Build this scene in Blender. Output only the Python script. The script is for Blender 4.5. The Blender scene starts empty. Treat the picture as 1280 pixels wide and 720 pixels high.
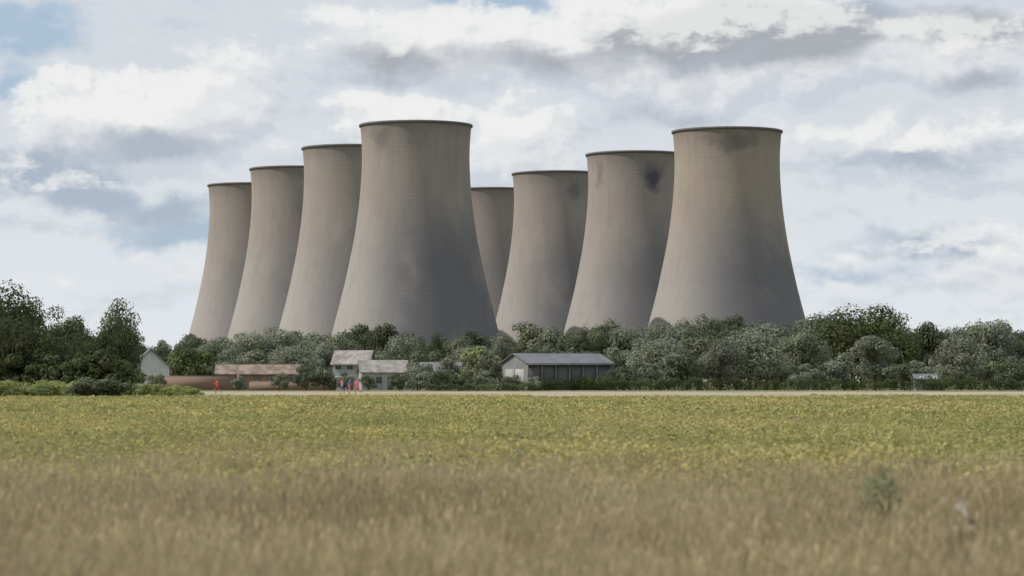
import bpy, bmesh, math, random
import numpy as np
from mathutils import Vector, Matrix, Euler
random.seed(7); rng=np.random.default_rng(7)
S=bpy.context.scene
F=3400.0; H=1.8; HY=473.0
def PX(px,D): return (px-640)/F*D
def PZ(py,D): return H+(HY-py)/F*D
# ---------------- helpers
def link(o,parent=None):
    S.collection.objects.link(o)
    if parent: o.parent=parent
    return o
def empty(name,loc=(0,0,0)):
    e=bpy.data.objects.new(name,None); e.location=loc; e.empty_display_size=0.5
    return link(e)
def mesh_np(name,V,Q,mats=None,matidx=None,smooth=False):
    V=np.asarray(V,dtype=np.float32); Q=np.asarray(Q,dtype=np.int32)
    m=bpy.data.meshes.new(name); k=Q.shape[1]
    m.vertices.add(len(V)); m.vertices.foreach_set('co',V.ravel())
    m.loops.add(Q.size); m.loops.foreach_set('vertex_index',Q.ravel())
    m.polygons.add(len(Q)); m.polygons.foreach_set('loop_start',np.arange(0,Q.size,k,dtype=np.int32))
    m.polygons.foreach_set('loop_total',np.full(len(Q),k,dtype=np.int32))
    if mats:
        for a in mats: m.materials.append(a)
    if matidx is not None: m.polygons.foreach_set('material_index',np.asarray(matidx,dtype=np.int32))
    if smooth: m.polygons.foreach_set('use_smooth',np.ones(len(Q),dtype=bool))
    m.update(calc_edges=True); m.validate()
    return m
class NT:
    def __init__(s,nt): s.nt=nt
    def n(s,t,**kw):
        x=s.nt.nodes.new(t)
        for k,v in kw.items(): setattr(x,k,v)
        return x
    def l(s,a,b): s.nt.links.new(a,b)
    def setin(s,sock,v):
        if isinstance(v,bpy.types.NodeSocket): s.l(v,sock)
        else: sock.default_value=v
    def math(s,op,a,b=0.0,c=0.0,clamp=False):
        x=s.n('ShaderNodeMath',operation=op,use_clamp=clamp)
        s.setin(x.inputs[0],a); s.setin(x.inputs[1],b); s.setin(x.inputs[2],c); return x.outputs[0]
    def vm(s,op,a,b=(0,0,0)):
        x=s.n('ShaderNodeVectorMath',operation=op)
        s.setin(x.inputs[0],a); s.setin(x.inputs[1],b)
        return x.outputs['Value'] if op in('LENGTH','DOT_PRODUCT') else x.outputs[0]
    def mix(s,f,a,b,bt='MIX'):
        x=s.n('ShaderNodeMix',data_type='RGBA',blend_type=bt)
        s.setin(x.inputs[0],f)
        s.setin(x.inputs[6],a if isinstance(a,bpy.types.NodeSocket) else (*a,1)); s.setin(x.inputs[7],b if isinstance(b,bpy.types.NodeSocket) else (*b,1))
        return x.outputs[2]
    def noise(s,vec,scale,detail=4,rough=0.55,out=0):
        x=s.n('ShaderNodeTexNoise'); s.setin(x.inputs['Vector'],vec)
        x.inputs['Scale'].default_value=scale; x.inputs['Detail'].default_value=detail; x.inputs['Roughness'].default_value=rough
        return x.outputs[out]
    def mr(s,v,a,b,c=0.0,d=1.0,smooth=True):
        x=s.n('ShaderNodeMapRange',interpolation_type='SMOOTHSTEP' if smooth else 'LINEAR')
        s.setin(x.inputs[0],v)
        for i,k in enumerate((a,b,c,d)): x.inputs[i+1].default_value=k
        return x.outputs[0]
def newmat(name):
    m=bpy.data.materials.new(name); m.use_nodes=True
    t=NT(m.node_tree); m.node_tree.nodes.clear()
    t.out=t.n('ShaderNodeOutputMaterial')
    return m,t
def principled(t,col,rough=0.85,bump=None,metal=0.0):
    p=t.n('ShaderNodeBsdfPrincipled')
    t.setin(p.inputs['Base Color'],col if isinstance(col,bpy.types.NodeSocket) else (*col,1))
    p.inputs['Roughness'].default_value=rough; p.inputs['Metallic'].default_value=metal
    p.inputs['Specular IOR Level'].default_value=0.25
    if bump is not None:
        b=t.n('ShaderNodeBump'); b.inputs['Strength'].default_value=0.5; t.l(bump[0],b.inputs['Height']); b.inputs['Distance'].default_value=bump[1]
        t.l(b.outputs[0],p.inputs['Normal'])
    t.l(p.outputs[0],t.out.inputs[0]); return p
def simple(name,col,rough=0.8,var=0.25,scale=1.5):
    m,t=newmat(name); tc=t.n('ShaderNodeTexCoord').outputs['Object']
    n=t.noise(tc,scale,5)
    c=t.mix(t.mr(n,0.3,0.7),tuple(v*(1-var) for v in col),tuple(min(1,v*(1+var)) for v in col))
    principled(t,c,rough); return m
def leafmat(name,dark,mid,light,trans=0.3,objvar=0.5,nscale=0.25,fine=1.6):
    m,t=newmat(name)
    pos=t.n('ShaderNodeNewGeometry').outputs['Position']
    oi=t.n('ShaderNodeObjectInfo').outputs['Random']
    n=t.noise(pos,nscale,2); n2=t.noise(pos,fine,1)
    c=t.mix(t.mr(n,0.35,0.65),dark,mid)
    f=t.math('MULTIPLY',t.mr(n2,0.45,0.75),0.6)
    c=t.mix(f,c,light)
    hv=t.n('ShaderNodeHueSaturation'); t.l(c,hv.inputs['Color'])
    t.l(t.mr(oi,0,1,0.5-0.04*objvar,0.5+0.01*objvar,False),hv.inputs['Hue'])
    t.l(t.math('FRACT',t.math('MULTIPLY',oi,7.3)),(x:=t.n('ShaderNodeMapRange')).inputs[0])
    x.inputs[3].default_value=1-0.45*objvar; x.inputs[4].default_value=1+0.35*objvar
    t.l(x.outputs[0],hv.inputs['Value'])
    t.l(t.mr(t.math('FRACT',t.math('MULTIPLY',oi,13.7)),0,1,1-0.35*objvar,1.0,False),hv.inputs['Saturation'])
    c=hv.outputs[0]
    d=t.n('ShaderNodeBsdfDiffuse'); tr=t.n('ShaderNodeBsdfTranslucent'); mx=t.n('ShaderNodeMixShader')
    t.l(c,d.inputs[0]); t.l(c,tr.inputs[0]); mx.inputs[0].default_value=trans
    t.l(d.outputs[0],mx.inputs[1]); t.l(tr.outputs[0],mx.inputs[2]); t.l(mx.outputs[0],t.out.inputs[0])
    return m
# ---------------- camera
cam=bpy.data.cameras.new('camera'); co=bpy.data.objects.new('camera',cam); link(co)
cam.lens=F/1280*36; cam.sensor_width=36; cam.clip_end=30000; cam.clip_start=0.1
co.location=(0,0,H); co.rotation_euler=(math.radians(90)+math.atan((HY-360)/F),0,0)
cam.dof.use_dof=True; cam.dof.focus_distance=250; cam.dof.aperture_fstop=2.0
S.camera=co
S.view_settings.view_transform='Standard'; S.view_settings.look='None'; S.view_settings.exposure=0
# ---------------- sun
TH=math.radians(85); EL=math.radians(45)
tosun=Vector((-math.sin(TH)*math.cos(EL),-math.cos(TH)*math.cos(EL),math.sin(EL)))
sl=bpy.data.lights.new('sun','SUN'); sl.energy=3.6; sl.angle=math.radians(0.5); sl.color=(1,0.94,0.85)
so=bpy.data.objects.new('sun',sl); link(so); so.rotation_euler=(-tosun).to_track_quat('-Z','Y').to_euler(); so.location=(-50,-20,60)
# ---------------- world
W=bpy.data.worlds.new('World'); S.world=W; W.use_nodes=True; W.node_tree.nodes.clear()
w=NT(W.node_tree)
g=bpy.data.node_groups.new('cloud_field','ShaderNodeTree')
g.interface.new_socket('P',in_out='INPUT',socket_type='NodeSocketVector')
g.interface.new_socket('Density',in_out='OUTPUT',socket_type='NodeSocketFloat')
g.interface.new_socket('Dark',in_out='OUTPUT',socket_type='NodeSocketFloat')
g.interface.new_socket('Blue',in_out='OUTPUT',socket_type='NodeSocketFloat')
G=NT(g); gi=G.n('NodeGroupInput'); go=G.n('NodeGroupOutput')
P=gi.outputs[0]
wn=G.noise(P,1.1,6,0.6,out=1)
wv=G.vm('MULTIPLY',G.vm('SUBTRACT',wn,(0.5,0.5,0.5)),(1.5,0.9,0))
Pw=G.vm('ADD',P,wv)
def blobs(lst):
    acc=None
    for (x,y,rx,ry,a) in lst:
        d=G.vm('LENGTH',G.vm('MULTIPLY',G.vm('SUBTRACT',Pw,((x-640)/100,(HY-y)/100,0)),(100/rx,100/ry,0)))
        m=G.math('MULTIPLY',G.math('SUBTRACT',1.0,d,clamp=True),a)
        acc=m if acc is None else G.math('ADD',acc,m)
    return acc
white=blobs([(165,145,185,66,1.8),(490,138,110,40,1.2),(650,175,110,70,.9),(570,50,230,60,1.1),(880,55,270,80,1.4),(1200,60,130,60,.9),(1120,190,200,50,.9),(60,240,120,60,.6),(1200,320,180,60,.6),(300,90,120,60,.6)])
dark=blobs([(930,45,230,58,2.2),(690,78,130,40,1.0),(490,74,130,40,1.0),(200,178,150,32,1.3),(1215,40,140,50,1.2),(1215,120,100,34,.8),(1130,205,210,28,1.0),(70,225,120,46,1.5),(200,258,160,30,1.2),(1150,300,160,40,1.3),(830,145,120,28,.7),(20,205,70,40,.6),(560,245,90,30,.4)])
blue=blobs([(40,50,110,50,1.2),(30,112,80,30,.8),(620,-5,110,22,1.2),(1080,15,80,30,.6),(230,290,160,36,1.0),(1040,345,150,30,.7)])
fb=G.noise(G.vm('MULTIPLY',P,(0.55,1.25,1)),1.0,7,0.58)
fb2=G.noise(G.vm('ADD',G.vm('MULTIPLY',P,(0.7,2.0,1)),(7,3,1)),1.3,6,0.6)
G.l(G.math('ADD',white,G.math('MULTIPLY',fb,1.5)),go.inputs[0])
G.l(G.math('ADD',dark,G.math('MULTIPLY',G.math('SUBTRACT',fb2,0.57),1.1)),go.inputs[1])
G.l(G.math('ADD',blue,G.math('MULTIPLY',G.math('SUBTRACT',fb,0.5),-1.0)),go.inputs[2])
dirv=w.n('ShaderNodeTexCoord').outputs['Generated']
sp=w.n('ShaderNodeSeparateXYZ'); w.l(dirv,sp.inputs[0])
az=w.math('ARCTAN2',sp.outputs[0],sp.outputs[1]); el=w.math('ARCSINE',sp.outputs[2])
cb=w.n('ShaderNodeCombineXYZ'); w.l(w.math('MULTIPLY',az,F/100),cb.inputs[0]); w.l(w.math('MULTIPLY',el,F/100),cb.inputs[1])
def grp(vec):
    x=w.n('ShaderNodeGroup'); x.node_tree=g; w.l(vec,x.inputs[0]); return x
A=grp(cb.outputs[0]); B=grp(w.vm('ADD',cb.outputs[0],(-0.10,0.16,0)))
rel=w.math('SUBTRACT',A.outputs[0],B.outputs[0])
sky=w.n('ShaderNodeTexSky',sky_type='NISHITA'); sky.sun_disc=False
sky.sun_elevation=EL; sky.sun_rotation=math.radians(180)+TH; sky.air_density=1.0; sky.dust_density=1.5
K=10.0
def kc(c): return tuple(v*K for v in c)
gap=w.mix(0.75,sky.outputs[0],kc((0.44,0.57,0.73)))
V=w.math('MULTIPLY',el,F/100)
pale=w.mix(w.mr(V,0.2,4.5),kc((0.75,0.785,0.82)),kc((0.65,0.695,0.745)))
c=w.mix(w.mr(A.outputs[2],0.1,0.75),pale,gap)
cov=w.mr(A.outputs[0],0.85,1.35)
c=w.mix(w.math('MULTIPLY',cov,0.85),c,kc((0.78,0.79,0.805)))
dk=w.mr(A.outputs[1],0.05,0.95)
greyc=w.mix(w.mr(V,2.3,3.8),kc((0.37,0.45,0.56)),kc((0.36,0.385,0.43)))
c=w.mix(w.math('MULTIPLY',dk,0.88),c,greyc)
hl=w.math('MULTIPLY',w.mr(rel,0.02,0.26),w.mr(A.outputs[0],0.75,1.1))
c=w.mix(w.math('MULTIPLY',hl,0.7),c,kc((0.90,0.90,0.885)))
sh=w.mr(w.math('MULTIPLY',rel,-1.0),0.03,0.30)
c=w.mix(w.math('MULTIPLY',sh,0.36),c,kc((0.46,0.51,0.58)))
bg=w.n('ShaderNodeBackground'); w.l(c,bg.inputs[0]); bg.inputs[1].default_value=0.1
sn=w.noise(dirv,3.0,2)
c2=w.mix(w.mr(sn,.35,.62,.25,.9),gap,kc((0.66,0.69,0.73)))
bg2=w.n('ShaderNodeBackground'); w.l(c2,bg2.inputs[0]); bg2.inputs[1].default_value=0.1
fac=w.math('MAXIMUM',w.mr(V,8,11),w.mr(w.math('ABSOLUTE',az),0.75,0.95))
fac=w.math('MAXIMUM',fac,w.mr(w.math('MULTIPLY',V,-1.0),0.3,0.6))
ms=w.n('ShaderNodeMixShader'); w.l(fac,ms.inputs[0]); w.l(bg.outputs[0],ms.inputs[1]); w.l(bg2.outputs[0],ms.inputs[2])
wo=w.n('ShaderNodeOutputWorld'); w.l(ms.outputs[0],wo.inputs[0])
# ---------------- ground
gm,t=newmat('field_ground')
pos=t.n('ShaderNodeNewGeometry').outputs['Position']; s3=t.n('ShaderNodeSeparateXYZ'); t.l(pos,s3.inputs[0])
n1=t.noise(pos,0.05,5); n2=t.noise(pos,1.2,4,0.7)
dry=t.mix(t.mr(n2,.3,.7),(0.20,0.16,0.09),(0.32,0.26,0.15))
crop=t.mix(t.mr(n2,.3,.7),(0.16,0.15,0.055),(0.29,0.26,0.10))
far=t.mix(t.mr(n1,.35,.65),(0.12,0.14,0.05),(0.22,0.20,0.10))
yy=t.math('ADD',s3.outputs[1],t.math('MULTIPLY',n1,12))
cc=t.mix(t.mr(yy,36,48),dry,crop); cc=t.mix(t.mr(yy,225,250),cc,far)
principled(t,cc,0.95,bump=(n2,0.1))
R=9000
v=[(-R,-R,0),(R,-R,0),(R,R,0),(-R,R,0)]
link(bpy.data.objects.new('ground',mesh_np('ground',v,[(0,1,2,3)],[gm])))
tm,t=newmat('stubble_track'); pos=t.n('ShaderNodeNewGeometry').outputs['Position']
n=t.noise(t.vm('MULTIPLY',pos,(0.05,0.06,1)),1.0,5,.65)
n2=t.noise(pos,.9,3)
cc=t.mix(t.mr(n,.36,.60),(0.28,0.245,0.14),(0.42,0.36,0.26)); cc=t.mix(t.math('MULTIPLY',t.mr(n2,.4,.7),.35),cc,(0.19,0.17,0.10))
principled(t,cc,0.95)
def strip(name,x0,x1,y0,y1,z,mat,n=60):
    V=[];Q=[]
    for i in range(n+1):
        x=x0+(x1-x0)*i/n
        V+= [(x,y0+2*math.sin(i*1.3)+random.uniform(-1,1),z),(x,y1+random.uniform(-1,1),z)]
    for i in range(n): a=2*i; Q.append((a,a+2,a+3,a+1))
    return link(bpy.data.objects.new(name,mesh_np(name,V,Q,[mat])))
strip('farm_track',-60,260,226,368,0.012,tm)
# ---------------- cooling towers
prof=[(0,41.3),(9,39.9),(18,37.9),(27,35.7),(36.5,33.2),(45,31.1),(54,29.2),(63,27.4),(72,26.0),(80,25.0),(88,24.3),(96,23.9),(102,23.85),(108,24.15),(114,24.7)]
pz=np.array([p[0] for p in prof]); pr=np.array([p[1] for p in prof])
def tower_mat(i,stains,warm,stain_shade_amt):
    m,t=newmat('weathered_concrete_%d'%i)
    oc=t.n('ShaderNodeTexCoord').outputs['Object']
    oco=t.vm('ADD',oc,(i*37.0,i*11.0,0))
    s3=t.n('ShaderNodeSeparateXYZ'); t.l(oc,s3.inputs[0]); z=s3.outputs[2]
    streak=t.noise(t.vm('MULTIPLY',oco,(0.35,0.35,0.018)),1.0,6,0.6)
    mott=t.noise(t.vm('MULTIPLY',oco,(0.05,0.05,0.035)),1.0,6,0.62)
    mott2=t.noise(t.vm('MULTIPLY',t.vm('ADD',oco,(50,9,4)),(0.16,0.16,0.09)),1.0,5,0.6)
    fine=t.noise(oco,0.8,5,0.7)
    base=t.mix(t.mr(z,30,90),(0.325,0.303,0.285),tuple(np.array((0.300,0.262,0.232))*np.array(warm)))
    stain_shade=t.math('MULTIPLY',t.mr(t.math('ADD',s3.outputs[0],t.math('MULTIPLY',mott,14)),-22,8),t.mr(t.math('ADD',z,t.math('MULTIPLY',mott,40)),112,66))  # lower right darkening: soot stain plus shade painted into the concrete colour
    base=t.mix(t.math('MULTIPLY',stain_shade,stain_shade_amt),base,(0.125,0.122,0.138))
    base=t.mix(t.math('MULTIPLY',t.mr(streak,0.42,0.72),0.20),base,(0.18,0.165,0.16))
    base=t.mix(t.math('MULTIPLY',t.mr(mott,0.48,0.72),0.32),base,(0.37,0.33,0.285))
    base=t.mix(t.math('MULTIPLY',t.mr(mott2,0.48,0.70),0.16),base,(0.17,0.155,0.155))
    base=t.mix(t.math('MULTIPLY',t.mr(fine,0.45,0.7),0.12),base,(0.19,0.175,0.17))
    wv=t.vm('MULTIPLY',t.vm('SUBTRACT',t.noise(oco,0.13,5,0.6,out=1),(0.5,0.5,0.5)),(12,12,14))
    pw=t.vm('ADD',oc,wv)
    for (cx,cz,rx,rz,a) in stains:
        r=float(np.interp(cz,pz,pr)); cy=-math.sqrt(max(0,r*r-cx*cx))
        d=t.vm('LENGTH',t.vm('MULTIPLY',t.vm('SUBTRACT',pw,(cx,cy,cz)),(1/rx,1/rx,1/rz)))
        base=t.mix(t.math('MULTIPLY',t.mr(d,0.2,1.1,1,0),a),base,(0.075,0.072,0.085))
    topd=t.mr(t.math('ADD',z,t.math('MULTIPLY',streak,5)),107,117)
    base=t.mix(t.math('MULTIPLY',topd,0.4),base,(0.13,0.11,0.105))
    ring=t.math('SINE',t.math('MULTIPLY',z,2*math.pi/1.8))
    h=t.math('ADD',fine,t.math('MULTIPLY',ring,0.10))
    principled(t,base,0.95,bump=(h,0.12)); return m
legm=simple('inlet_leg_concrete',(0.22,0.20,0.18)); rimm=simple('rim_concrete',(0.14,0.13,0.125))
def tower(i,xc,topy,stains,warm=(1,1,1),stain_shade=.62):
    D=(114-H)*F/(HY-topy)+24.7
    X=PX(xc,D); o=empty('cooling_tower',(X,D,0))
    n=144; zs=np.concatenate([np.linspace(8,114,72)]); V=[];Q=[]
    rr=np.interp(zs,pz,pr)
    for _ in range(6): rr[1:-1]=(rr[:-2]+2*rr[1:-1]+rr[2:])/4
    outer=[(z,r) for z,r in zip(zs,rr)]
    loop=outer+[(114.0,rr[-1]-0.35)]+[(z,r-0.6) for z,r in outer[::-1]]
    a=np.linspace(0,2*math.pi,n,endpoint=False)
    for z,r in loop: V+= [(r*math.cos(t_),r*math.sin(t_),z) for t_ in a]
    L=len(loop)
    for j in range(L-1):
        for k in range(n):
            Q.append((j*n+k,j*n+(k+1)%n,(j+1)*n+(k+1)%n,(j+1)*n+k))
    j=L-1
    for k in range(n): Q.append((j*n+k,j*n+(k+1)%n,(k+1)%n,k))
    link(bpy.data.objects.new('shell',mesh_np('shell',V,Q,[tower_mat(i,stains,warm,stain_shade)],smooth=True)),o)
    V=[];Q=[]; r0=rr[-1]
    sec=[(r0+0.01,113.1),(r0+0.6,113.4),(r0+0.6,114.3),(r0-0.8,114.3),(r0-0.8,114.02),(r0+0.01,114.02)]
    for r,z in sec: V+=[(r*math.cos(t_),r*math.sin(t_),z) for t_ in a]
    for j in range(len(sec)-1):
        for k in range(n): Q.append((j*n+k,j*n+(k+1)%n,(j+1)*n+(k+1)%n,(j+1)*n+k))
    link(bpy.data.objects.new('rim',mesh_np('rim',V,Q,[rimm])),o)
    V=[];Q=[]
    r1=rr[0]-0.3; r2=r1+1.4
    for k in range(44):
        for s in(-1,1):
            a0=(k+0.5)*2*math.pi/44; a1=a0+s*math.pi/44
            p0=Vector((r2*math.cos(a1),r2*math.sin(a1),0)); p1=Vector((r1*math.cos(a0),r1*math.sin(a0),8.3))
            rad=Vector((math.cos(a0),math.sin(a0),0))*0.4; tan=Vector((-math.sin(a0),math.cos(a0),0))*0.4
            b=len(V)
            for p in(p0,p1): V+=[tuple(p+rad+tan),tuple(p+rad-tan),tuple(p-rad-tan),tuple(p-rad+tan)]
            for q in range(4): Q.append((b+q,b+(q+1)%4,b+4+(q+1)%4,b+4+q))
    link(bpy.data.objects.new('inlet_legs',mesh_np('legs',V,Q,[legm])),o)
W0=(1,1,1);W1=(1.06,1.03,0.96)
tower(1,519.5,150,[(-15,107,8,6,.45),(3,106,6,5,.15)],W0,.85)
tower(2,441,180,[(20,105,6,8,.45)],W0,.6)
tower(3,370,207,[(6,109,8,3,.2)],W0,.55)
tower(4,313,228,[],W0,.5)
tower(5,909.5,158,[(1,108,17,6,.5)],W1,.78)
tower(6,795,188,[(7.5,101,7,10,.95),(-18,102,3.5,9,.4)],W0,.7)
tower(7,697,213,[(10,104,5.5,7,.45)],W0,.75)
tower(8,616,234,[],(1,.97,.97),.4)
# ---------------- trees
bark=simple('bark',(0.09,0.07,0.05))
def tube(V,Q,p0,p1,r0,r1,n=6):
    p0=np.array(p0,float);p1=np.array(p1,float); d=p1-p0; d/=np.linalg.norm(d)+1e-9
    u=np.cross(d,[0.3,0.9,0.1]); u/=np.linalg.norm(u); w_=np.cross(d,u); b=len(V)
    for p,r in((p0,r0),(p1,r1)):
        for k in range(n):
            a=2*math.pi*k/n; V.append(tuple(p+r*(math.cos(a)*u+math.sin(a)*w_)))
    for k in range(n): Q.append((b+k,b+(k+1)%n,b+n+(k+1)%n,b+n+k))
def leaf_quads(C,N,size,asp=0.6,jit=0.7):
    n=len(C); N=N+rng.normal(0,jit,(n,3)); N/=np.linalg.norm(N,axis=1)[:,None]+1e-9
    T=np.cross(N,rng.normal(0,1,(n,3))); T/=np.linalg.norm(T,axis=1)[:,None]+1e-9
    Bn=np.cross(N,T); s=(size*rng.uniform(0.6,1.4,n))[:,None]
    V=np.stack([C-T*s*.5,C-Bn*s*asp*.5+N*s*.08,C+T*s*.5,C+Bn*s*asp*.5+N*s*.08],1).reshape(-1,3)
    return V,np.arange(4*n).reshape(n,4)
def tree_mesh(name,mat,h,wd,nl=7000,leaf=0.38,low=0.12,lobes=30,shape='round',tight=.28,fill=0):
    TV=[];TQ=[]
    cz=h*(low+(1-low)/2); rz=h*(1-low)/2; rx=wd/2
    tube(TV,TQ,(0,0,-0.2),(0.1,0,h*0.35),0.03*h,0.02*h,8); tube(TV,TQ,(0.1,0,h*0.35),(0,0.1,h*0.75),0.02*h,0.008*h)
    C=[];Rr=[]
    while len(C)<lobes:
        p=rng.normal(0,1,3); p/=np.linalg.norm(p); q=rng.uniform(0.35,0.80)
        if len(C)<fill: q=rng.uniform(.1,.45)
        c=p*q*np.array([rx,rx,rz])
        if shape=='cone': c[:2]*=1-0.35*(c[2]/rz)
        if shape=='wide' and c[2]<0: c[:2]*=1.1
        c[2]+=cz; C.append(c); Rr.append(rng.uniform(0.24,0.42)*min(rx,rz)*(1.15-0.3*q))
    for c in C[:12]:
        tube(TV,TQ,(0.05,0.05,h*rng.uniform(0.15,0.5)),c,0.009*h,0.003*h,4)
    C=np.array(C);Rr=np.array(Rr)
    pr_=Rr**2/np.sum(Rr**2); idx=rng.choice(len(C),nl,p=pr_)
    d=rng.normal(0,1,(nl,3)); d/=np.linalg.norm(d,axis=1)[:,None]
    rad=Rr[idx][:,None]*rng.uniform(0.6,1.0,(nl,1))**0.5*(1+0.16*np.sin(d[:,:1]*7+idx[:,None])+.08*np.sin(d[:,1:2]*13))
    pts=C[idx]+d*rad*np.array([1.15,1.15,0.85])
    pts+=rng.normal(0,0.04*rx,(nl,3))*(rng.random((nl,1))<0.15)
    keep=pts[:,2]>0.1; pts=pts[keep]; dd=d[keep]
    LV,LQ=leaf_quads(pts,dd+np.array([0,0,.25]),leaf,0.75,tight)
    V=np.concatenate([np.array(TV),LV]); Q=np.concatenate([np.array(TQ),LQ+len(TV)])
    mi=np.concatenate([np.zeros(len(TQ)),np.ones(len(LQ))])
    V[:,2]*=h/ np.percentile(V[:,2],99.7)
    return mesh_np(name,V,Q,[bark,mat],mi)
m_near=leafmat('foliage_near',(0.070,0.092,0.040),(0.105,0.135,0.055),(0.17,0.20,0.08),nscale=.25)
m_dark=leafmat('foliage_dark',(0.088,0.112,0.066),(0.125,0.152,0.086),(0.18,0.205,0.115),nscale=.12)  # dark, mid and willow greens paled: distance haze painted into leaf colour
m_mid=leafmat('foliage_mid',(0.14,0.165,0.10),(0.19,0.215,0.13),(0.25,0.275,0.17),nscale=.12)
m_grey=leafmat('foliage_willow',(0.19,0.215,0.16),(0.245,0.27,0.195),(0.31,0.335,0.24),nscale=.12)
m_lite=leafmat('foliage_light',(0.22,0.26,0.11),(0.28,0.33,0.14),(0.35,0.39,0.19))
m_bank=leafmat('bank_greenery',(0.26,0.32,0.11),(0.36,0.40,0.15),(0.44,0.46,0.21),trans=.45,objvar=.3)
lib={}
for k,m in(('d',m_dark),('m',m_mid),('g',m_grey),('n',m_near)):
    nn=(k=='n')
    lib[k]=[tree_mesh('broadleaf_%s%d'%(k,i),m,10,[8.5,7.5,9.5,8][i],6000 if not nn else 12000,0.34 if not nn else .26,0.06 if not nn else .02,[20,26,30,18][i]+(16 if nn else 0),['round','cone','wide','round'][i],fill=8 if nn else 0,tight=.28 if not nn else .4) for i in range(4)]
blib={k:[tree_mesh('bush_%s%d'%(k,i),m,4,5,2300,0.27,0.0,13,'wide') for i in range(3)] for k,m in(('d',m_dark),('m',m_mid),('g',m_grey),('l',m_lite),('b',m_bank),('n',m_near))}
def put(me,name,x,y,h,base_h,wscale=1.0,parent=None):
    o=bpy.data.objects.new(name,me); s=h/base_h
    o.location=(x,y,0); o.scale=(s*wscale,s*wscale,s); o.rotation_euler=(0,0,random.uniform(0,6.28)); return link(o,parent)
belt=empty('tree_line')
prf=[(150,412),(190,412),(240,418),(300,408),(330,406),(380,412),(420,406),(470,406),(520,414),(570,414),(620,408),(660,404),(700,400),(740,402),(790,397),(830,400),(880,395),(930,392),(980,398),(1020,392),(1060,386),(1100,388),(1135,398),(1160,404),(1200,406),(1240,402),(1290,406),(1400,402)]
def topy(px): return float(np.interp(px,[p[0] for p in prf],[p[1] for p in prf]))
def row(D,off,step,keys,x0=-200,x1=1500,jy=10,wsc=1.0,amp=7):
    px=x0
    while px<x1:
        d=D+random.uniform(-jy,jy); y=topy(px)+off+random.uniform(-amp*.6,amp*1.2)
        h=PZ(y,d); k=random.choice(keys)
        put(random.choice(lib[k]),'belt_tree',PX(px,d),d,h,10.0,wsc*random.uniform(0.85,1.25),belt)
        px+=step*random.uniform(0.7,1.3)
row(640,4,33,'dmgm',amp=10)
row(585,17,42,'mmgd',amp=12)
row(530,32,46,'gmgd',amp=12)
for px in np.arange(-200,1500,28):
    d=random.uniform(465,500); y=random.uniform(436,454)
    k=random.choice('dmggmg'); put(random.choice(blib[k]),'belt_bush',PX(px+random.uniform(-8,8),d),d,PZ(y,d),4.0,random.uniform(0.9,1.3),belt)
def sp_tree(px,ty,D,k,i,ws,name='broadleaf_tree'):
    put(lib[k][i],name,PX(px,D),D,PZ(ty,D),10.0,ws)
def sp_bush(px,ty,D,k,i,ws,name='bush'):
    put(blib[k][i],name,PX(px,D),D,PZ(ty,D),4.0,ws)
for a in [(1078,383,520,'n',2,1.25),(1035,392,530,'d',0,1.0),(1118,394,515,'n',0,1.0),(1093,420,440,'g',3,1.3),(1005,412,455,'m',0,1.1),(937,414,445,'g',2,1.35),(900,425,440,'g',0,1.2),(958,405,470,'g',3,1.2),
          (1200,421,440,'g',0,1.25),(1245,403,520,'g',1,1.0),(1160,404,530,'d',3,1.0),(820,423,440,'g',2,1.4),(785,410,500,'g',1,1.2),(862,412,480,'m',3,1.1),
          (238,420,520,'d',3,1.0),(262,426,500,'m',0,1.0),(310,416,520,'g',2,1.3),(350,414,520,'g',0,1.2),(365,432,470,'g',2,1.3),(405,428,480,'g',3,1.1),(545,418,500,'n',1,.8),(575,420,510,'m',0,1.0),
          (500,420,500,'g',0,1.1),(590,432,465,'g',2,1.1)]: sp_tree(*a)
for a in [(592,434,425,'l',0,1.1),(608,446,420,'m',1,1.0),(858,443,420,'d',2,1.3),(560,448,430,'g',0,1.2),(525,452,425,'m',1,1.2),(800,452,415,'g',2,1.2),(780,458,410,'m',0,1.2),(1010,455,420,'g',1,1.3),(242,436,440,'n',0,1.2),(383,458,400,'d',0,.9),(1130,455,425,'d',2,1.2),(1270,450,430,'d',1,1.3),
          (405,460,402,'m',1,1.2),(430,465,400,'g',2,1.2),(522,458,404,'g',0,1.2),(500,466,400,'m',1,1.2),(548,462,400,'m',2,1.2),(578,464,398,'d',0,1.3),(605,464,398,'g',1,1.3),(460,469,398,'m',0,1.1),(350,466,395,'m',2,1.0),(300,470,396,'g',0,1.1),(1180,462,402,'m',0,1.2),(640,469,386,'m',1,1.3),(668,471,386,'g',2,1.3),(160,464,400,'n',1,1.2),(195,468,396,'m',1,1.2),(770,462,398,'d',1,1.3)]: sp_bush(*a)
# left-hand nearer trees
for a in [(-70,350,300,'n',0,1.0),(-4,354,300,'n',2,.9),(36,374,315,'n',0,.9),(72,386,305,'n',3,.85),(99,397,318,'n',1,.95),(150,376,290,'n',0,.76),(-25,370,290,'n',1,1.0),(58,410,285,'n',3,1.0),(104,418,288,'n',0,.8),(18,398,285,'n',2,.85),(136,416,300,'n',2,.7),(158,412,296,'n',3,.6)]: sp_tree(*a)
for px in range(-120,165,18): sp_bush(px,random.uniform(436,452),283,'n',random.randrange(3),1.2)
bank=empty('bank_scrub')
for px in np.arange(-200,242,7):
    d=random.uniform(216,245); y=random.uniform(475,482) if px<170 else random.uniform(480,487)
    k='b' if random.random()<0.93 else 'l'
    put(blib[k][random.randrange(3)],'scrub',PX(px,d),d,max(0.4,PZ(y,d)),4.0,1.8,bank)
for a in [(118,472,216,'m',1,1.9),(138,474,215,'d',2,1.8),(100,477,214,'m',0,1.7)]: sp_bush(*a)
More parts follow.
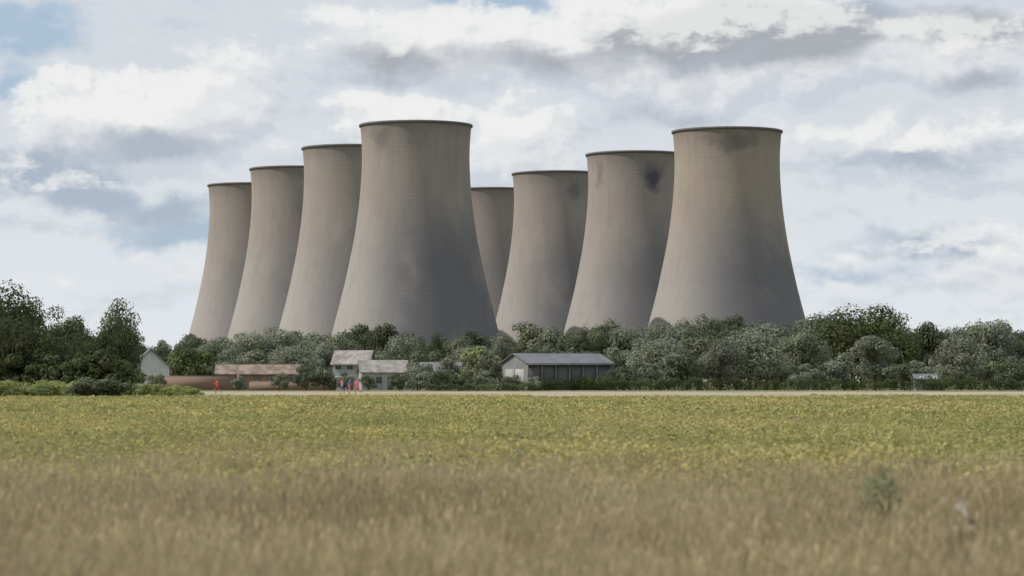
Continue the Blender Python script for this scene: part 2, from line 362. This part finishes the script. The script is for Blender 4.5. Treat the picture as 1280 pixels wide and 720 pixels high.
# hedge
hm=[]
for i in range(3):
    n=3000; c=np.stack([rng.uniform(-3.2,3.2,n),rng.uniform(-0.8,0.8,n),rng.uniform(0.05,1,n)**0.8*1.75],1)
    c[:,2]*=1+0.16*np.sin(c[:,0]*2.1+i)+0.08*np.sin(c[:,0]*6)
    V_,Q_=leaf_quads(c,np.tile([0,-.5,.6],(n,1)),0.17,0.7,0.6)
    hm.append(mesh_np('hedge_seg%d'%i,V_,Q_,[m_near]))
hedge=empty('hedge')
x=PX(560,380)
while x<130:
    o=bpy.data.objects.new('segment',random.choice(hm)); o.location=(x,380+random.uniform(-.4,.4),0); sc=random.uniform(0.85,1.15)*(0.62 if x<PX(700,380) else 1); o.scale=(1,1,sc); o.rotation_euler=(0,0,random.choice([0,math.pi])); link(o,hedge); x+=5.4
# ---------------- buildings
def box(V,Q,x0,x1,y0,y1,z0,z1):
    b=len(V); V+=[(x0,y0,z0),(x1,y0,z0),(x1,y1,z0),(x0,y1,z0),(x0,y0,z1),(x1,y0,z1),(x1,y1,z1),(x0,y1,z1)]
    Q+=[(b,b+3,b+2,b+1),(b+4,b+5,b+6,b+7),(b,b+1,b+5,b+4),(b+1,b+2,b+6,b+5),(b+2,b+3,b+7,b+6),(b+3,b,b+4,b+7)]
def obj_boxes(name,boxes,mat,parent):
    V=[];Q=[]
    for b in boxes: box(V,Q,*b)
    return link(bpy.data.objects.new(name,mesh_np(name,V,Q,[mat])),parent)
def poly(name,V,faces,mat,parent):
    m=bpy.data.meshes.new(name); m.from_pydata(V,[],faces); m.materials.append(mat); m.update()
    return link(bpy.data.objects.new(name,m),parent)
glass=simple('window_glass',(0.07,0.075,0.08),0.15,.1)
framem=simple('painted_frame',(0.40,0.40,0.39),.5,.05)
doorm=simple('door_paint',(0.16,0.18,0.16),.5,.1)
def house(name,x,y,rot,L,W_,hw,hr,wall,roof,axis='x',wins=3,door=True,chimney=True):
    o=empty(name,(x,y,0)); o.rotation_euler=(0,0,math.radians(rot))
    l=L/2;w2=W_/2; e=0.35; th=0.16
    if axis=='x':
        V=[(-l,-w2,0),(l,-w2,0),(l,w2,0),(-l,w2,0),(-l,-w2,hw),(l,-w2,hw),(l,w2,hw),(-l,w2,hw),(-l,0,hw+hr),(l,0,hw+hr)]
        Fc=[(0,1,5,4),(2,3,7,6),(1,2,6,9,5),(3,0,4,8,7)]
        s=hr/w2
        R_=[(-l-e,-w2-e,hw-e*s),(l+e,-w2-e,hw-e*s),(l+e,0,hw+hr),(-l-e,0,hw+hr),(-l-e,w2+e,hw-e*s),(l+e,w2+e,hw-e*s)]
    else:
        V=[(-l,-w2,0),(l,-w2,0),(l,w2,0),(-l,w2,0),(-l,-w2,hw),(l,-w2,hw),(l,w2,hw),(-l,w2,hw),(0,-w2,hw+hr),(0,w2,hw+hr)]
        Fc=[(0,1,5,8,4),(2,3,7,9,6),(1,2,6,5),(3,0,4,7)]
        s=hr/l
        R_=[(-l-e,w2+e,hw-e*s),(-l-e,-w2-e,hw-e*s),(0,-w2-e,hw+hr),(0,w2+e,hw+hr),(l+e,w2+e,hw-e*s),(l+e,-w2-e,hw-e*s)]
    poly('walls',V,Fc,wall,o)
    lo=[(a,b,c+0.02) for a,b,c in R_]; hi=[(a,b,c+0.02+th) for a,b,c in R_]; VV=lo+hi
    if axis=='x':
        FF=[(6,7,8,9),(9,8,11,10),(0,3,2,1),(3,4,5,2),(0,1,7,6),(4,10,11,5),(0,6,9,3),(3,9,10,4),(1,2,8,7),(2,5,11,8)]
    else:
        FF=[(6,7,8,9),(9,8,11,10),(0,3,2,1),(3,4,5,2),(0,1,7,6),(4,10,11,5),(1,2,8,7),(2,5,11,8),(0,6,9,3),(3,9,10,4)]
    poly('roof',VV,FF,roof,o)
    fr=[];gl=[]
    floors=[1.0] if hw<4 else [1.0,3.2]
    for z0 in floors:
        for i in range(wins):
            cx=-l+L*(i+0.5)/wins
            if z0==1.0 and door and i==wins//2: continue
            fr.append((cx-.5,cx+.5,-w2-.04,-w2+.02,z0,z0+1.1)); gl.append((cx-.42,cx-.03,-w2-.06,-w2-.035,z0+.08,z0+1.02)); gl.append((cx+.03,cx+.42,-w2-.06,-w2-.035,z0+.08,z0+1.02))
    if fr: obj_boxes('window_frames',fr,framem,o); obj_boxes('windows',gl,glass,o)
    if door:
        cx=-l+L*(wins//2+.5)/wins; obj_boxes('door',[(cx-.45,cx+.45,-w2-.05,-w2+.02,0,2.05)],doorm,o)
    if chimney:
        obj_boxes('chimney',[(l*.55,l*.55+.6,-.3,.3,hw+hr*.3,hw+hr+.6)],brick,o)
    return o
def brickmat(name,c1,c2):
    m,t=newmat(name); oc=t.n('ShaderNodeTexCoord').outputs['Object']
    sx=t.n('ShaderNodeSeparateXYZ'); t.l(oc,sx.inputs[0]); cx=t.n('ShaderNodeCombineXYZ')
    t.l(t.math('ADD',sx.outputs[0],sx.outputs[1]),cx.inputs[0]); t.l(sx.outputs[2],cx.inputs[1])
    b=t.n('ShaderNodeTexBrick'); t.l(cx.outputs[0],b.inputs['Vector']); b.inputs['Scale'].default_value=4
    b.inputs['Color1'].default_value=(*c1,1); b.inputs['Color2'].default_value=(*c2,1); b.inputs['Mortar'].default_value=(.25,.23,.2,1)
    principled(t,t.mix(t.math('MULTIPLY',t.noise(oc,.7,5),.5),b.outputs[0],(c1[0]*.6,c1[1]*.7,c1[2]*.8)),.9); return m
brick=brickmat('red_brick',(0.27,0.165,0.115),(0.32,0.205,0.145))
def ribmat(name,col,period=0.3,dark=.7):
    m,t=newmat(name); oc=t.n('ShaderNodeTexCoord').outputs['Object']; sx=t.n('ShaderNodeSeparateXYZ'); t.l(oc,sx.inputs[0])
    wv=t.math('SINE',t.math('MULTIPLY',sx.outputs[0],6.283/period)); n=t.noise(oc,.6,6,.65)
    c=t.mix(t.mr(n,.3,.75),col,tuple(v*dark for v in col)); principled(t,c,.7,bump=(wv,.03)); return m
white=simple('white_render',(0.55,0.55,0.54),.8,.1); grey=simple('grey_render',(0.34,0.34,0.33),.8,.2,.6); slate=simple('slate_roof',(0.17,0.17,0.18),.7); tile=simple('clay_tile',(0.24,0.19,0.15),.8,.35,.8)
paletile=simple('weathered_tile',(0.29,0.265,0.245),.85,.3,.9); sheet=ribmat('fibre_cement_sheet',(0.18,0.185,0.195)); darkclad=ribmat('timber_cladding',(0.13,0.13,0.13)); timber=simple('timber_post',(0.20,0.195,0.185))
barnwall=ribmat('barn_end_sheet',(0.24,0.24,0.24))
D=425
house('white_house',PX(187,D),D,10,5.8,8,3.6,2.6,white,slate,'y',2,True,False)
D=430
house('grey_cottage',PX(441,D),D+3,-8,5.6,6,4.1,2.0,grey,paletile,'x',3,True,False)
house('grey_cottage',PX(480,D),D-3,8,7.2,5.4,2.8,1.7,grey,paletile,'x',4,True,False)
house('farm_outbuilding',PX(228,440),440,0,3.4,4,2.3,1.6,brick,paletile,'y',1,False,False)
house('brick_stable',PX(323,425),425,2,12.6,5,2.5,1.3,brick,tile,'x',5,True,False)
house('brick_bungalow',PX(545,445),448,-6,8,6,2.5,1.8,brick,slate,'x',4,True,True)
house('farm_outbuilding',PX(1160,405),405,0,4,3,1.7,.6,grey,sheet,'x',2,False,False)
bw=empty('brick_wall',(PX(212,410),410,0))
obj_boxes('wall',[(-2.5,10.2,-.12,.12,0,2.1)],brick,bw); obj_boxes('coping',[(-2.55,10.25,-.17,.17,2.103,2.2)],timber,bw)
obj_boxes('piers',[(x_-.2,x_+.2,-.22,.22,0,2.35) for x_ in(-2.72,10.42)],brick,bw)
bw=empty('brick_wall',(PX(370,408),408,0))
obj_boxes('wall',[(-7,6,-.12,.12,0,1.3)],brick,bw); obj_boxes('coping',[(-7,6,-.17,.17,1.303,1.39)],timber,bw)
# barn
D=415; b=empty('farm_barn',(PX(696,D),D+2,0)); b.rotation_euler=(0,0,math.radians(24))
L=14.0;l=L/2;w2=4.8;hw=4.1;hr=1.4
poly('walls',[(-l,-w2,0),(l,-w2,0),(l,w2,0),(-l,w2,0),(-l,-w2,hw),(l,-w2,hw),(l,w2,hw),(-l,w2,hw),(-l,0,hw+hr),(l,0,hw+hr)],[(2,3,7,6),(1,2,6,9,5),(3,0,4,8,7)],barnwall,b)
obj_boxes('front_cladding',[(-l+.1+i*2.3,-l+2.2+i*2.3,-w2+.02,-w2+.1,(0.9 if i%2 else 0),hw-.35) for i in range(6)],darkclad,b)
obj_boxes('posts',[(-l+i*2.3-.1,-l+i*2.3+.1,-w2-.12,-w2-.0,0,hw-.02) for i in range(7)],timber,b)
obj_boxes('fascia',[(-l-.3,l+.3,-w2-.42,-w2-.36,hw-.30,hw-.10)],timber,b)
obj_boxes('end_doors',[(-l-.06,-l-.01,-3.6,-.2,0,3.2),(-l-.06,-l-.01,.2,3.6,0,3.2)],grey,b)
e=.4;s=hr/w2
R_=[(-l-e,-w2-e,hw-e*s),(l+e,-w2-e,hw-e*s),(l+e,0,hw+hr),(-l-e,0,hw+hr),(-l-e,w2+e,hw-e*s),(l+e,w2+e,hw-e*s)]
VV=[(a,c,d+.02) for a,c,d in R_]+[(a,c,d+.12) for a,c,d in R_]
poly('roof',VV,[(6,7,8,9),(9,8,11,10),(0,3,2,1),(3,4,5,2),(0,1,7,6),(4,10,11,5),(0,6,9,3),(3,9,10,4),(1,2,8,7),(2,5,11,8)],sheet,b)
# ---------------- crop field
def cropmat():
    m,t=newmat('crop_leaves'); pos=t.n('ShaderNodeNewGeometry').outputs['Position']
    big=t.noise(t.vm('MULTIPLY',pos,(0.05,0.035,0)),1.0,4,.6); mid=t.noise(t.vm('MULTIPLY',pos,(1,1,0.2)),.42,3,.6); fn=t.noise(pos,2.6,1)
    c=t.mix(t.mr(big,.40,.60),(0.31,0.32,0.12),(0.44,0.39,0.16))
    c=t.mix(t.math('MULTIPLY',t.mr(mid,.5,.68),.75),c,(0.58,0.48,0.19))
    c=t.mix(t.math('MULTIPLY',t.mr(mid,.47,.30),.7),c,(0.19,0.205,0.10))
    c=t.mix(t.math('MULTIPLY',t.mr(fn,.5,.7),.4),c,(0.52,0.46,0.27))
    d=t.n('ShaderNodeBsdfDiffuse'); tr=t.n('ShaderNodeBsdfTranslucent'); mx=t.n('ShaderNodeMixShader')
    t.l(c,d.inputs[0]); t.l(c,tr.inputs[0]); mx.inputs[0].default_value=.35
    t.l(d.outputs[0],mx.inputs[1]); t.l(tr.outputs[0],mx.inputs[2]); t.l(mx.outputs[0],t.out.inputs[0]); return m
m_crop=cropmat()
def crop_mesh(name,sz,n,leaf,hgt):
    k=n//7; px=rng.uniform(-sz/2,sz/2,(k,2)); idx=rng.integers(0,k,n)
    hz=hgt*(0.6+0.6*rng.random(k))[idx]*rng.random(n)**0.5
    c=np.stack([px[idx,0]+rng.normal(0,.12,n),px[idx,1]+rng.normal(0,.12,n),np.maximum(hz,0.03)],1)
    V,Q=leaf_quads(c,np.tile([0,0,.9],(n,1)),leaf,.6,.45); return mesh_np(name,V,Q,[m_crop])
ca=[crop_mesh('crop_near%d'%i,3.4,1600,.10,.48) for i in range(5)]
cb_=[crop_mesh('crop_far%d'%i,8.6,3000,.2,.40) for i in range(5)]
crop=empty('crop_field')
from mathutils import noise as mn
def scatter(meshes,y0,y1,step,parent,name,margin,prob=lambda x,y:1,sc=(.9,1.15),hs=lambda x,y:1):
    y=y0
    while y<y1:
        hwid=.19*y+margin; x=-hwid
        while x<hwid:
            if random.random()<prob(x,y):
                o=bpy.data.objects.new(name,random.choice(meshes)); o.location=(x+random.uniform(-.2,.2)*step,y+random.uniform(-.2,.2)*step,0)
                s_=random.uniform(*sc)*hs(x,y); o.scale=(1,1,s_); o.rotation_euler=(0,0,random.randrange(4)*math.pi/2+random.uniform(-.15,.15)); link(o,parent)
            x+=step
        y+=step
def ch(x,y): return 1+.25*mn.noise(Vector((x*.12,y*.06,5)))
scatter(ca,30,100,3.0,crop,'crop_patch',10,hs=ch,sc=(.75,1.2))
scatter(cb_,100,218,7.6,crop,'crop_patch',16,hs=ch)
# ---------------- dry grass
m_grass=leafmat('dry_grass',(0.36,0.29,0.165),(0.50,0.415,0.25),(0.61,0.53,0.35),trans=.4,objvar=.12,nscale=0.3,fine=6)
m_gg=leafmat('green_grass',(0.20,0.21,0.08),(0.30,0.30,0.12),(0.40,0.38,0.18),trans=.4,objvar=.3,nscale=0.5,fine=9)
def grass_mesh(name,sz,n,h0,h1,green=.12):
    k=max(8,n//4); tuft=rng.uniform(-sz/2,sz/2,(k,2)); idx=rng.integers(0,k,n)
    base=np.concatenate([tuft[idx]+rng.normal(0,.06,(n,2)),np.zeros((n,1))],1)
    h=rng.uniform(h0,h1,n)*(0.8+.35*rng.random(k))[idx]; a=rng.uniform(0,6.28,n); lean=rng.uniform(.03,.34,n)*h
    dirv_=np.stack([np.cos(a),np.sin(a),np.zeros(n)],1)+np.array([.25,0,0]); b2=rng.uniform(0,6.28,n); side=np.stack([np.cos(b2),np.sin(b2),np.zeros(n)],1)
    w0=rng.uniform(.003,.006,n)[:,None]
    pts=[]
    for f,wf in((0,1),(.4,.9),(.75,.7),(1,.25)):
        c=base+dirv_*(lean*f**2)[:,None]; c=c+np.stack([0*h,0*h,h*f*(1-.12*f)],1)
        pts+= [c-side*w0*wf,c+side*w0*wf]
    V=np.stack(pts,1).reshape(-1,3); o=np.arange(n)[:,None]*8
    Q=np.concatenate([o+np.array([[0,1,3,2]]),o+np.array([[2,3,5,4]]),o+np.array([[4,5,7,6]])])
    mi=np.tile((rng.random(n)<green).astype(int),3)
    m_=rng.random(n)<.45; tip=(pts[6]+pts[7])[m_]/2; k2=len(tip); sv=side[m_]*rng.uniform(.007,.015,k2)[:,None]; up=dirv_[m_]*.03+np.array([0,0,1.])*rng.uniform(.05,.12,k2)[:,None]
    HV=np.stack([tip-up*.6,tip+sv,tip+up*.6,tip-sv],1).reshape(-1,3); HQ=np.arange(4*k2).reshape(-1,4)+len(V)
    return mesh_np(name,np.concatenate([V,HV]),np.concatenate([Q,HQ]),[m_grass,m_gg],np.concatenate([mi,np.zeros(k2)]))
ga=[grass_mesh('grass_patch%d'%i,2.4,1400,.4,.9) for i in range(5)]
gs=[grass_mesh('grass_sparse%d'%i,2.3,330,.4,.8,.3) for i in range(3)]
gr=empty('dry_grass_meadow')
def hn(x,y): return 0.88+0.30*mn.noise(Vector((x*.16,y*.16,3.1)))+0.22*mn.noise(Vector((x*.5,y*.5,1.1)))
scatter(ga,10,33,2.0,gr,'grass_patch',5,sc=(.85,1.15),hs=hn)
scatter(ga,33,50,2.0,gr,'grass_patch',5,prob=lambda x,y:max(0,1.1-(y-32)/16-.9*mn.noise(Vector((x*.2,y*.2,9)))),sc=(.55,1.0),hs=hn)
scatter(gs,33,90,2.0,gr,'grass_patch',5,prob=lambda x,y:max(0,.95-(y-36)/50-.8*mn.noise(Vector((x*.15,y*.1,4)))),sc=(.6,1),hs=hn)
# ---------------- weeds
def weed(name,x,y,h,wd,mat,n=900,leaf=.05,heads=None,ns=9):
    TV=[];TQ=[];C=[]
    for i in range(ns):
        a=i*2.4; top=np.array([math.cos(a)*wd*.5*random.uniform(.2,1),math.sin(a)*wd*.5*random.uniform(.2,1),h*random.uniform(.6,1)])
        mid=top*np.array([.5,.5,.55]); tube(TV,TQ,(0,0,0),mid,.008,.006,5); tube(TV,TQ,mid,top,.006,.003,5)
        for f in rng.random(n//9)**.6:
            p=mid*(f*2) if f<.5 else mid+(top-mid)*(f*2-1); C.append(p+rng.normal(0,.05,3))
    C=np.array(C); C[:,2]=np.maximum(C[:,2],.02)
    LV,LQ=leaf_quads(C,np.tile([0,0,.4],(len(C),1)),leaf,.35,.8)
    V=np.concatenate([np.array(TV),LV]);Q=np.concatenate([np.array(TQ),LQ+len(TV)]); mi=np.zeros(len(Q)); mats=[mat]
    if heads:
        mats.append(heads); hp=[]
        for i in range(7):
            a=i*2.4; c=np.array([math.cos(a)*wd*.5*random.random(),math.sin(a)*wd*.45*random.random(),h*random.uniform(.72,1.04)]); hp.append(c+rng.normal(0,.010,(30,3)))
        hp=np.concatenate(hp); hv,hq=leaf_quads(hp,rng.normal(0,1,hp.shape),.020,.3,.5)
        Q=np.concatenate([Q,hq+len(V)]); V=np.concatenate([V,hv]); mi=np.concatenate([mi,np.ones(len(hq))])
    o=link(bpy.data.objects.new(name,mesh_np(name,V,Q,mats,mi))); o.location=(x,y,0); return o
m_weed=leafmat('weed_leaves',(0.25,0.27,0.15),(0.34,0.36,0.21),(0.42,0.43,0.28),fine=10,objvar=.1)
m_thd=leafmat('thistle_stalk',(0.13,0.115,0.075),(0.19,0.17,0.11),(0.25,0.23,0.15),fine=10)
fluff=simple('thistle_down',(0.75,0.73,0.70),.9,.1)
weed('tall_weed',PX(1100,25),25,1.08,.34,m_weed,900,.06,ns=7)
weed('tall_weed',PX(1088,27),27,.95,.5,m_weed,800,.06)
weed('thistle_plant',PX(1197,20),20,.93,.26,m_thd,200,.04,fluff,7)
weed('tall_weed',PX(640,42),42,.85,.4,m_weed,300,.05)
# ---------------- people
def person(name,x,y,rot,top,legs,skin=(0.45,0.28,0.2),hair=(0.05,0.035,0.025),run=True,sh=(0.03,0.03,0.03)):
    J={};
    f=1 if run else .45
    J['pel']=((0,0,.95),.135);J['wst']=((0,-.02*f,1.1),.115);J['chs']=((0,-.06*f,1.3),.15);J['nkb']=((0,-.09*f,1.46),.075);J['nk']=((0,-.10*f,1.53),.052)
    J['hd1']=((0,-.12*f,1.60),.075);J['hd2']=((0,-.12*f,1.68),.09);J['hd3']=((0,-.11*f,1.745),.06)
    E=[('pel','wst'),('wst','chs'),('chs','nkb'),('nkb','nk'),('nk','hd1'),('hd1','hd2'),('hd2','hd3')]
    for s,n,ph in((-1,'l',1),(1,'r',-1)):
        J['hp'+n]=((s*.09,0,.9),.10)
        kn=(s*.1,-.24*f*ph-.05*f,.52+(.06*f if ph>0 else 0))
        an=(s*.1,-.12*f if ph>0 else .48*f,.10 if ph>0 else .10+.2*f)
        J['kn'+n]=(kn,.062); J['cf'+n]=(tuple((np.array(kn)*.7+np.array(an)*.3)),.058); J['an'+n]=(an,.036)
        J['to'+n]=((s*.11,an[1]-.17,an[2]-.055 if ph>0 else an[2]-.13*f-.03),.032)
        E+=[('pel','hp'+n),('hp'+n,'kn'+n),('kn'+n,'cf'+n),('cf'+n,'an'+n),('an'+n,'to'+n)]
        J['sh'+n]=((s*.185,-.08*f,1.41),.062); el_=(s*.24,.16*f*ph-.04,1.15); J['el'+n]=(el_,.04)
        wr=(s*.2,el_[1]-(.22*f),1.15+(.08 if run else -.2)+(.06*f*-ph)); J['wr'+n]=(wr,.026)
        J['pm'+n]=((wr[0],wr[1]-.06,wr[2]-.01),.03)
        E+=[('chs','sh'+n),('sh'+n,'el'+n),('el'+n,'wr'+n),('wr'+n,'pm'+n)]
        for q in range(5):
            k1='f%s%d'%(n,q); off=(q-2)*.016
            J[k1]=((wr[0]+off*(1 if q else 1.8),wr[1]-.10-(0 if q else -.04),wr[2]-.02),.009); J[k1+'t']=((wr[0]+off,wr[1]-.125,wr[2]-.055),.007)
            E+=[('pm'+n,k1),(k1,k1+'t')]
    ks=list(J); me=bpy.data.meshes.new('sk'); me.from_pydata([J[k][0] for k in ks],[(ks.index(a),ks.index(b_)) for a,b_ in E],[])
    o=bpy.data.objects.new('tmp',me); link(o); o.modifiers.new('s','SKIN'); sv=me.skin_vertices[0].data
    for i,k in enumerate(ks): sv[i].radius=(J[k][1],)*2; sv[i].use_root=(k=='pel')
    ss=o.modifiers.new('b','SUBSURF'); ss.levels=2; ss.render_levels=2
    dg=bpy.context.evaluated_depsgraph_get(); nm=bpy.data.meshes.new_from_object(o.evaluated_get(dg)); bpy.data.objects.remove(o)
    nm.materials.clear()
    for mt in(simple(name+'_skin',skin,.6,.05),simple(name+'_top',top,.8,.1),simple(name+'_legs',legs,.8,.1),simple(name+'_hair',hair,.7,.1),simple(name+'_shoes',sh,.6,.1)): nm.materials.append(mt)
    for p in nm.polygons:
        c=p.center; p.use_smooth=True; i=0
        if c.z>1.70 or (c.z>1.60 and c.y>-.11*f): i=3
        elif c.z>1.50: i=0
        elif 1.0<c.z and abs(c.x)<.2: i=1
        elif c.z>1.22: i=1
        elif abs(c.x)<.19 and c.z>.6 and c.z<=1.0: i=2
        elif c.z<.11 : i=4
        p.material_index=i
    e=empty(name,(x,y,0)); e.rotation_euler=(0,0,math.radians(rot))
    zmin=min(v.co.z for v in nm.vertices)
    b_=link(bpy.data.objects.new('body',nm),e); b_.location=(0,0,-zmin+.012)
    fm=simple(name+'_eye',(0.02,0.02,0.02),.3,.0); fl=simple(name+'_lips',(0.3,0.1,0.09),.6,.0)
    hx=-.12*f
    obj_boxes('eyes',[(sx-.012,sx+.012,hx-.087,hx-.07,1.655,1.668) for sx in(-.03,.03)],fm,b_)
    obj_boxes('mouth',[(-.022,.022,hx-.082,hx-.066,1.588,1.597)],fl,b_)
    poly('nose',[(-.013,hx-.075,1.615),(.013,hx-.075,1.615),(0,hx-.108,1.62),(0,hx-.08,1.66)],[(0,1,2),(0,2,3),(1,3,2)],nm.materials[0],b_)
    return e
person('runner',PX(272,305),305,-80,(0.85,0.12,0.06),(0.5,0.05,0.04))
person('runner',PX(447,300),300,-70,(0.85,0.13,0.20),(0.7,0.10,0.16))
person('walker',PX(428,303),303,-50,(0.6,0.14,0.24),(0.07,0.10,0.34),run=False)
person('walker',PX(437,309),309,60,(0.14,0.16,0.40),(0.6,0.12,0.18),run=False)
print('objects',len(bpy.data.objects))
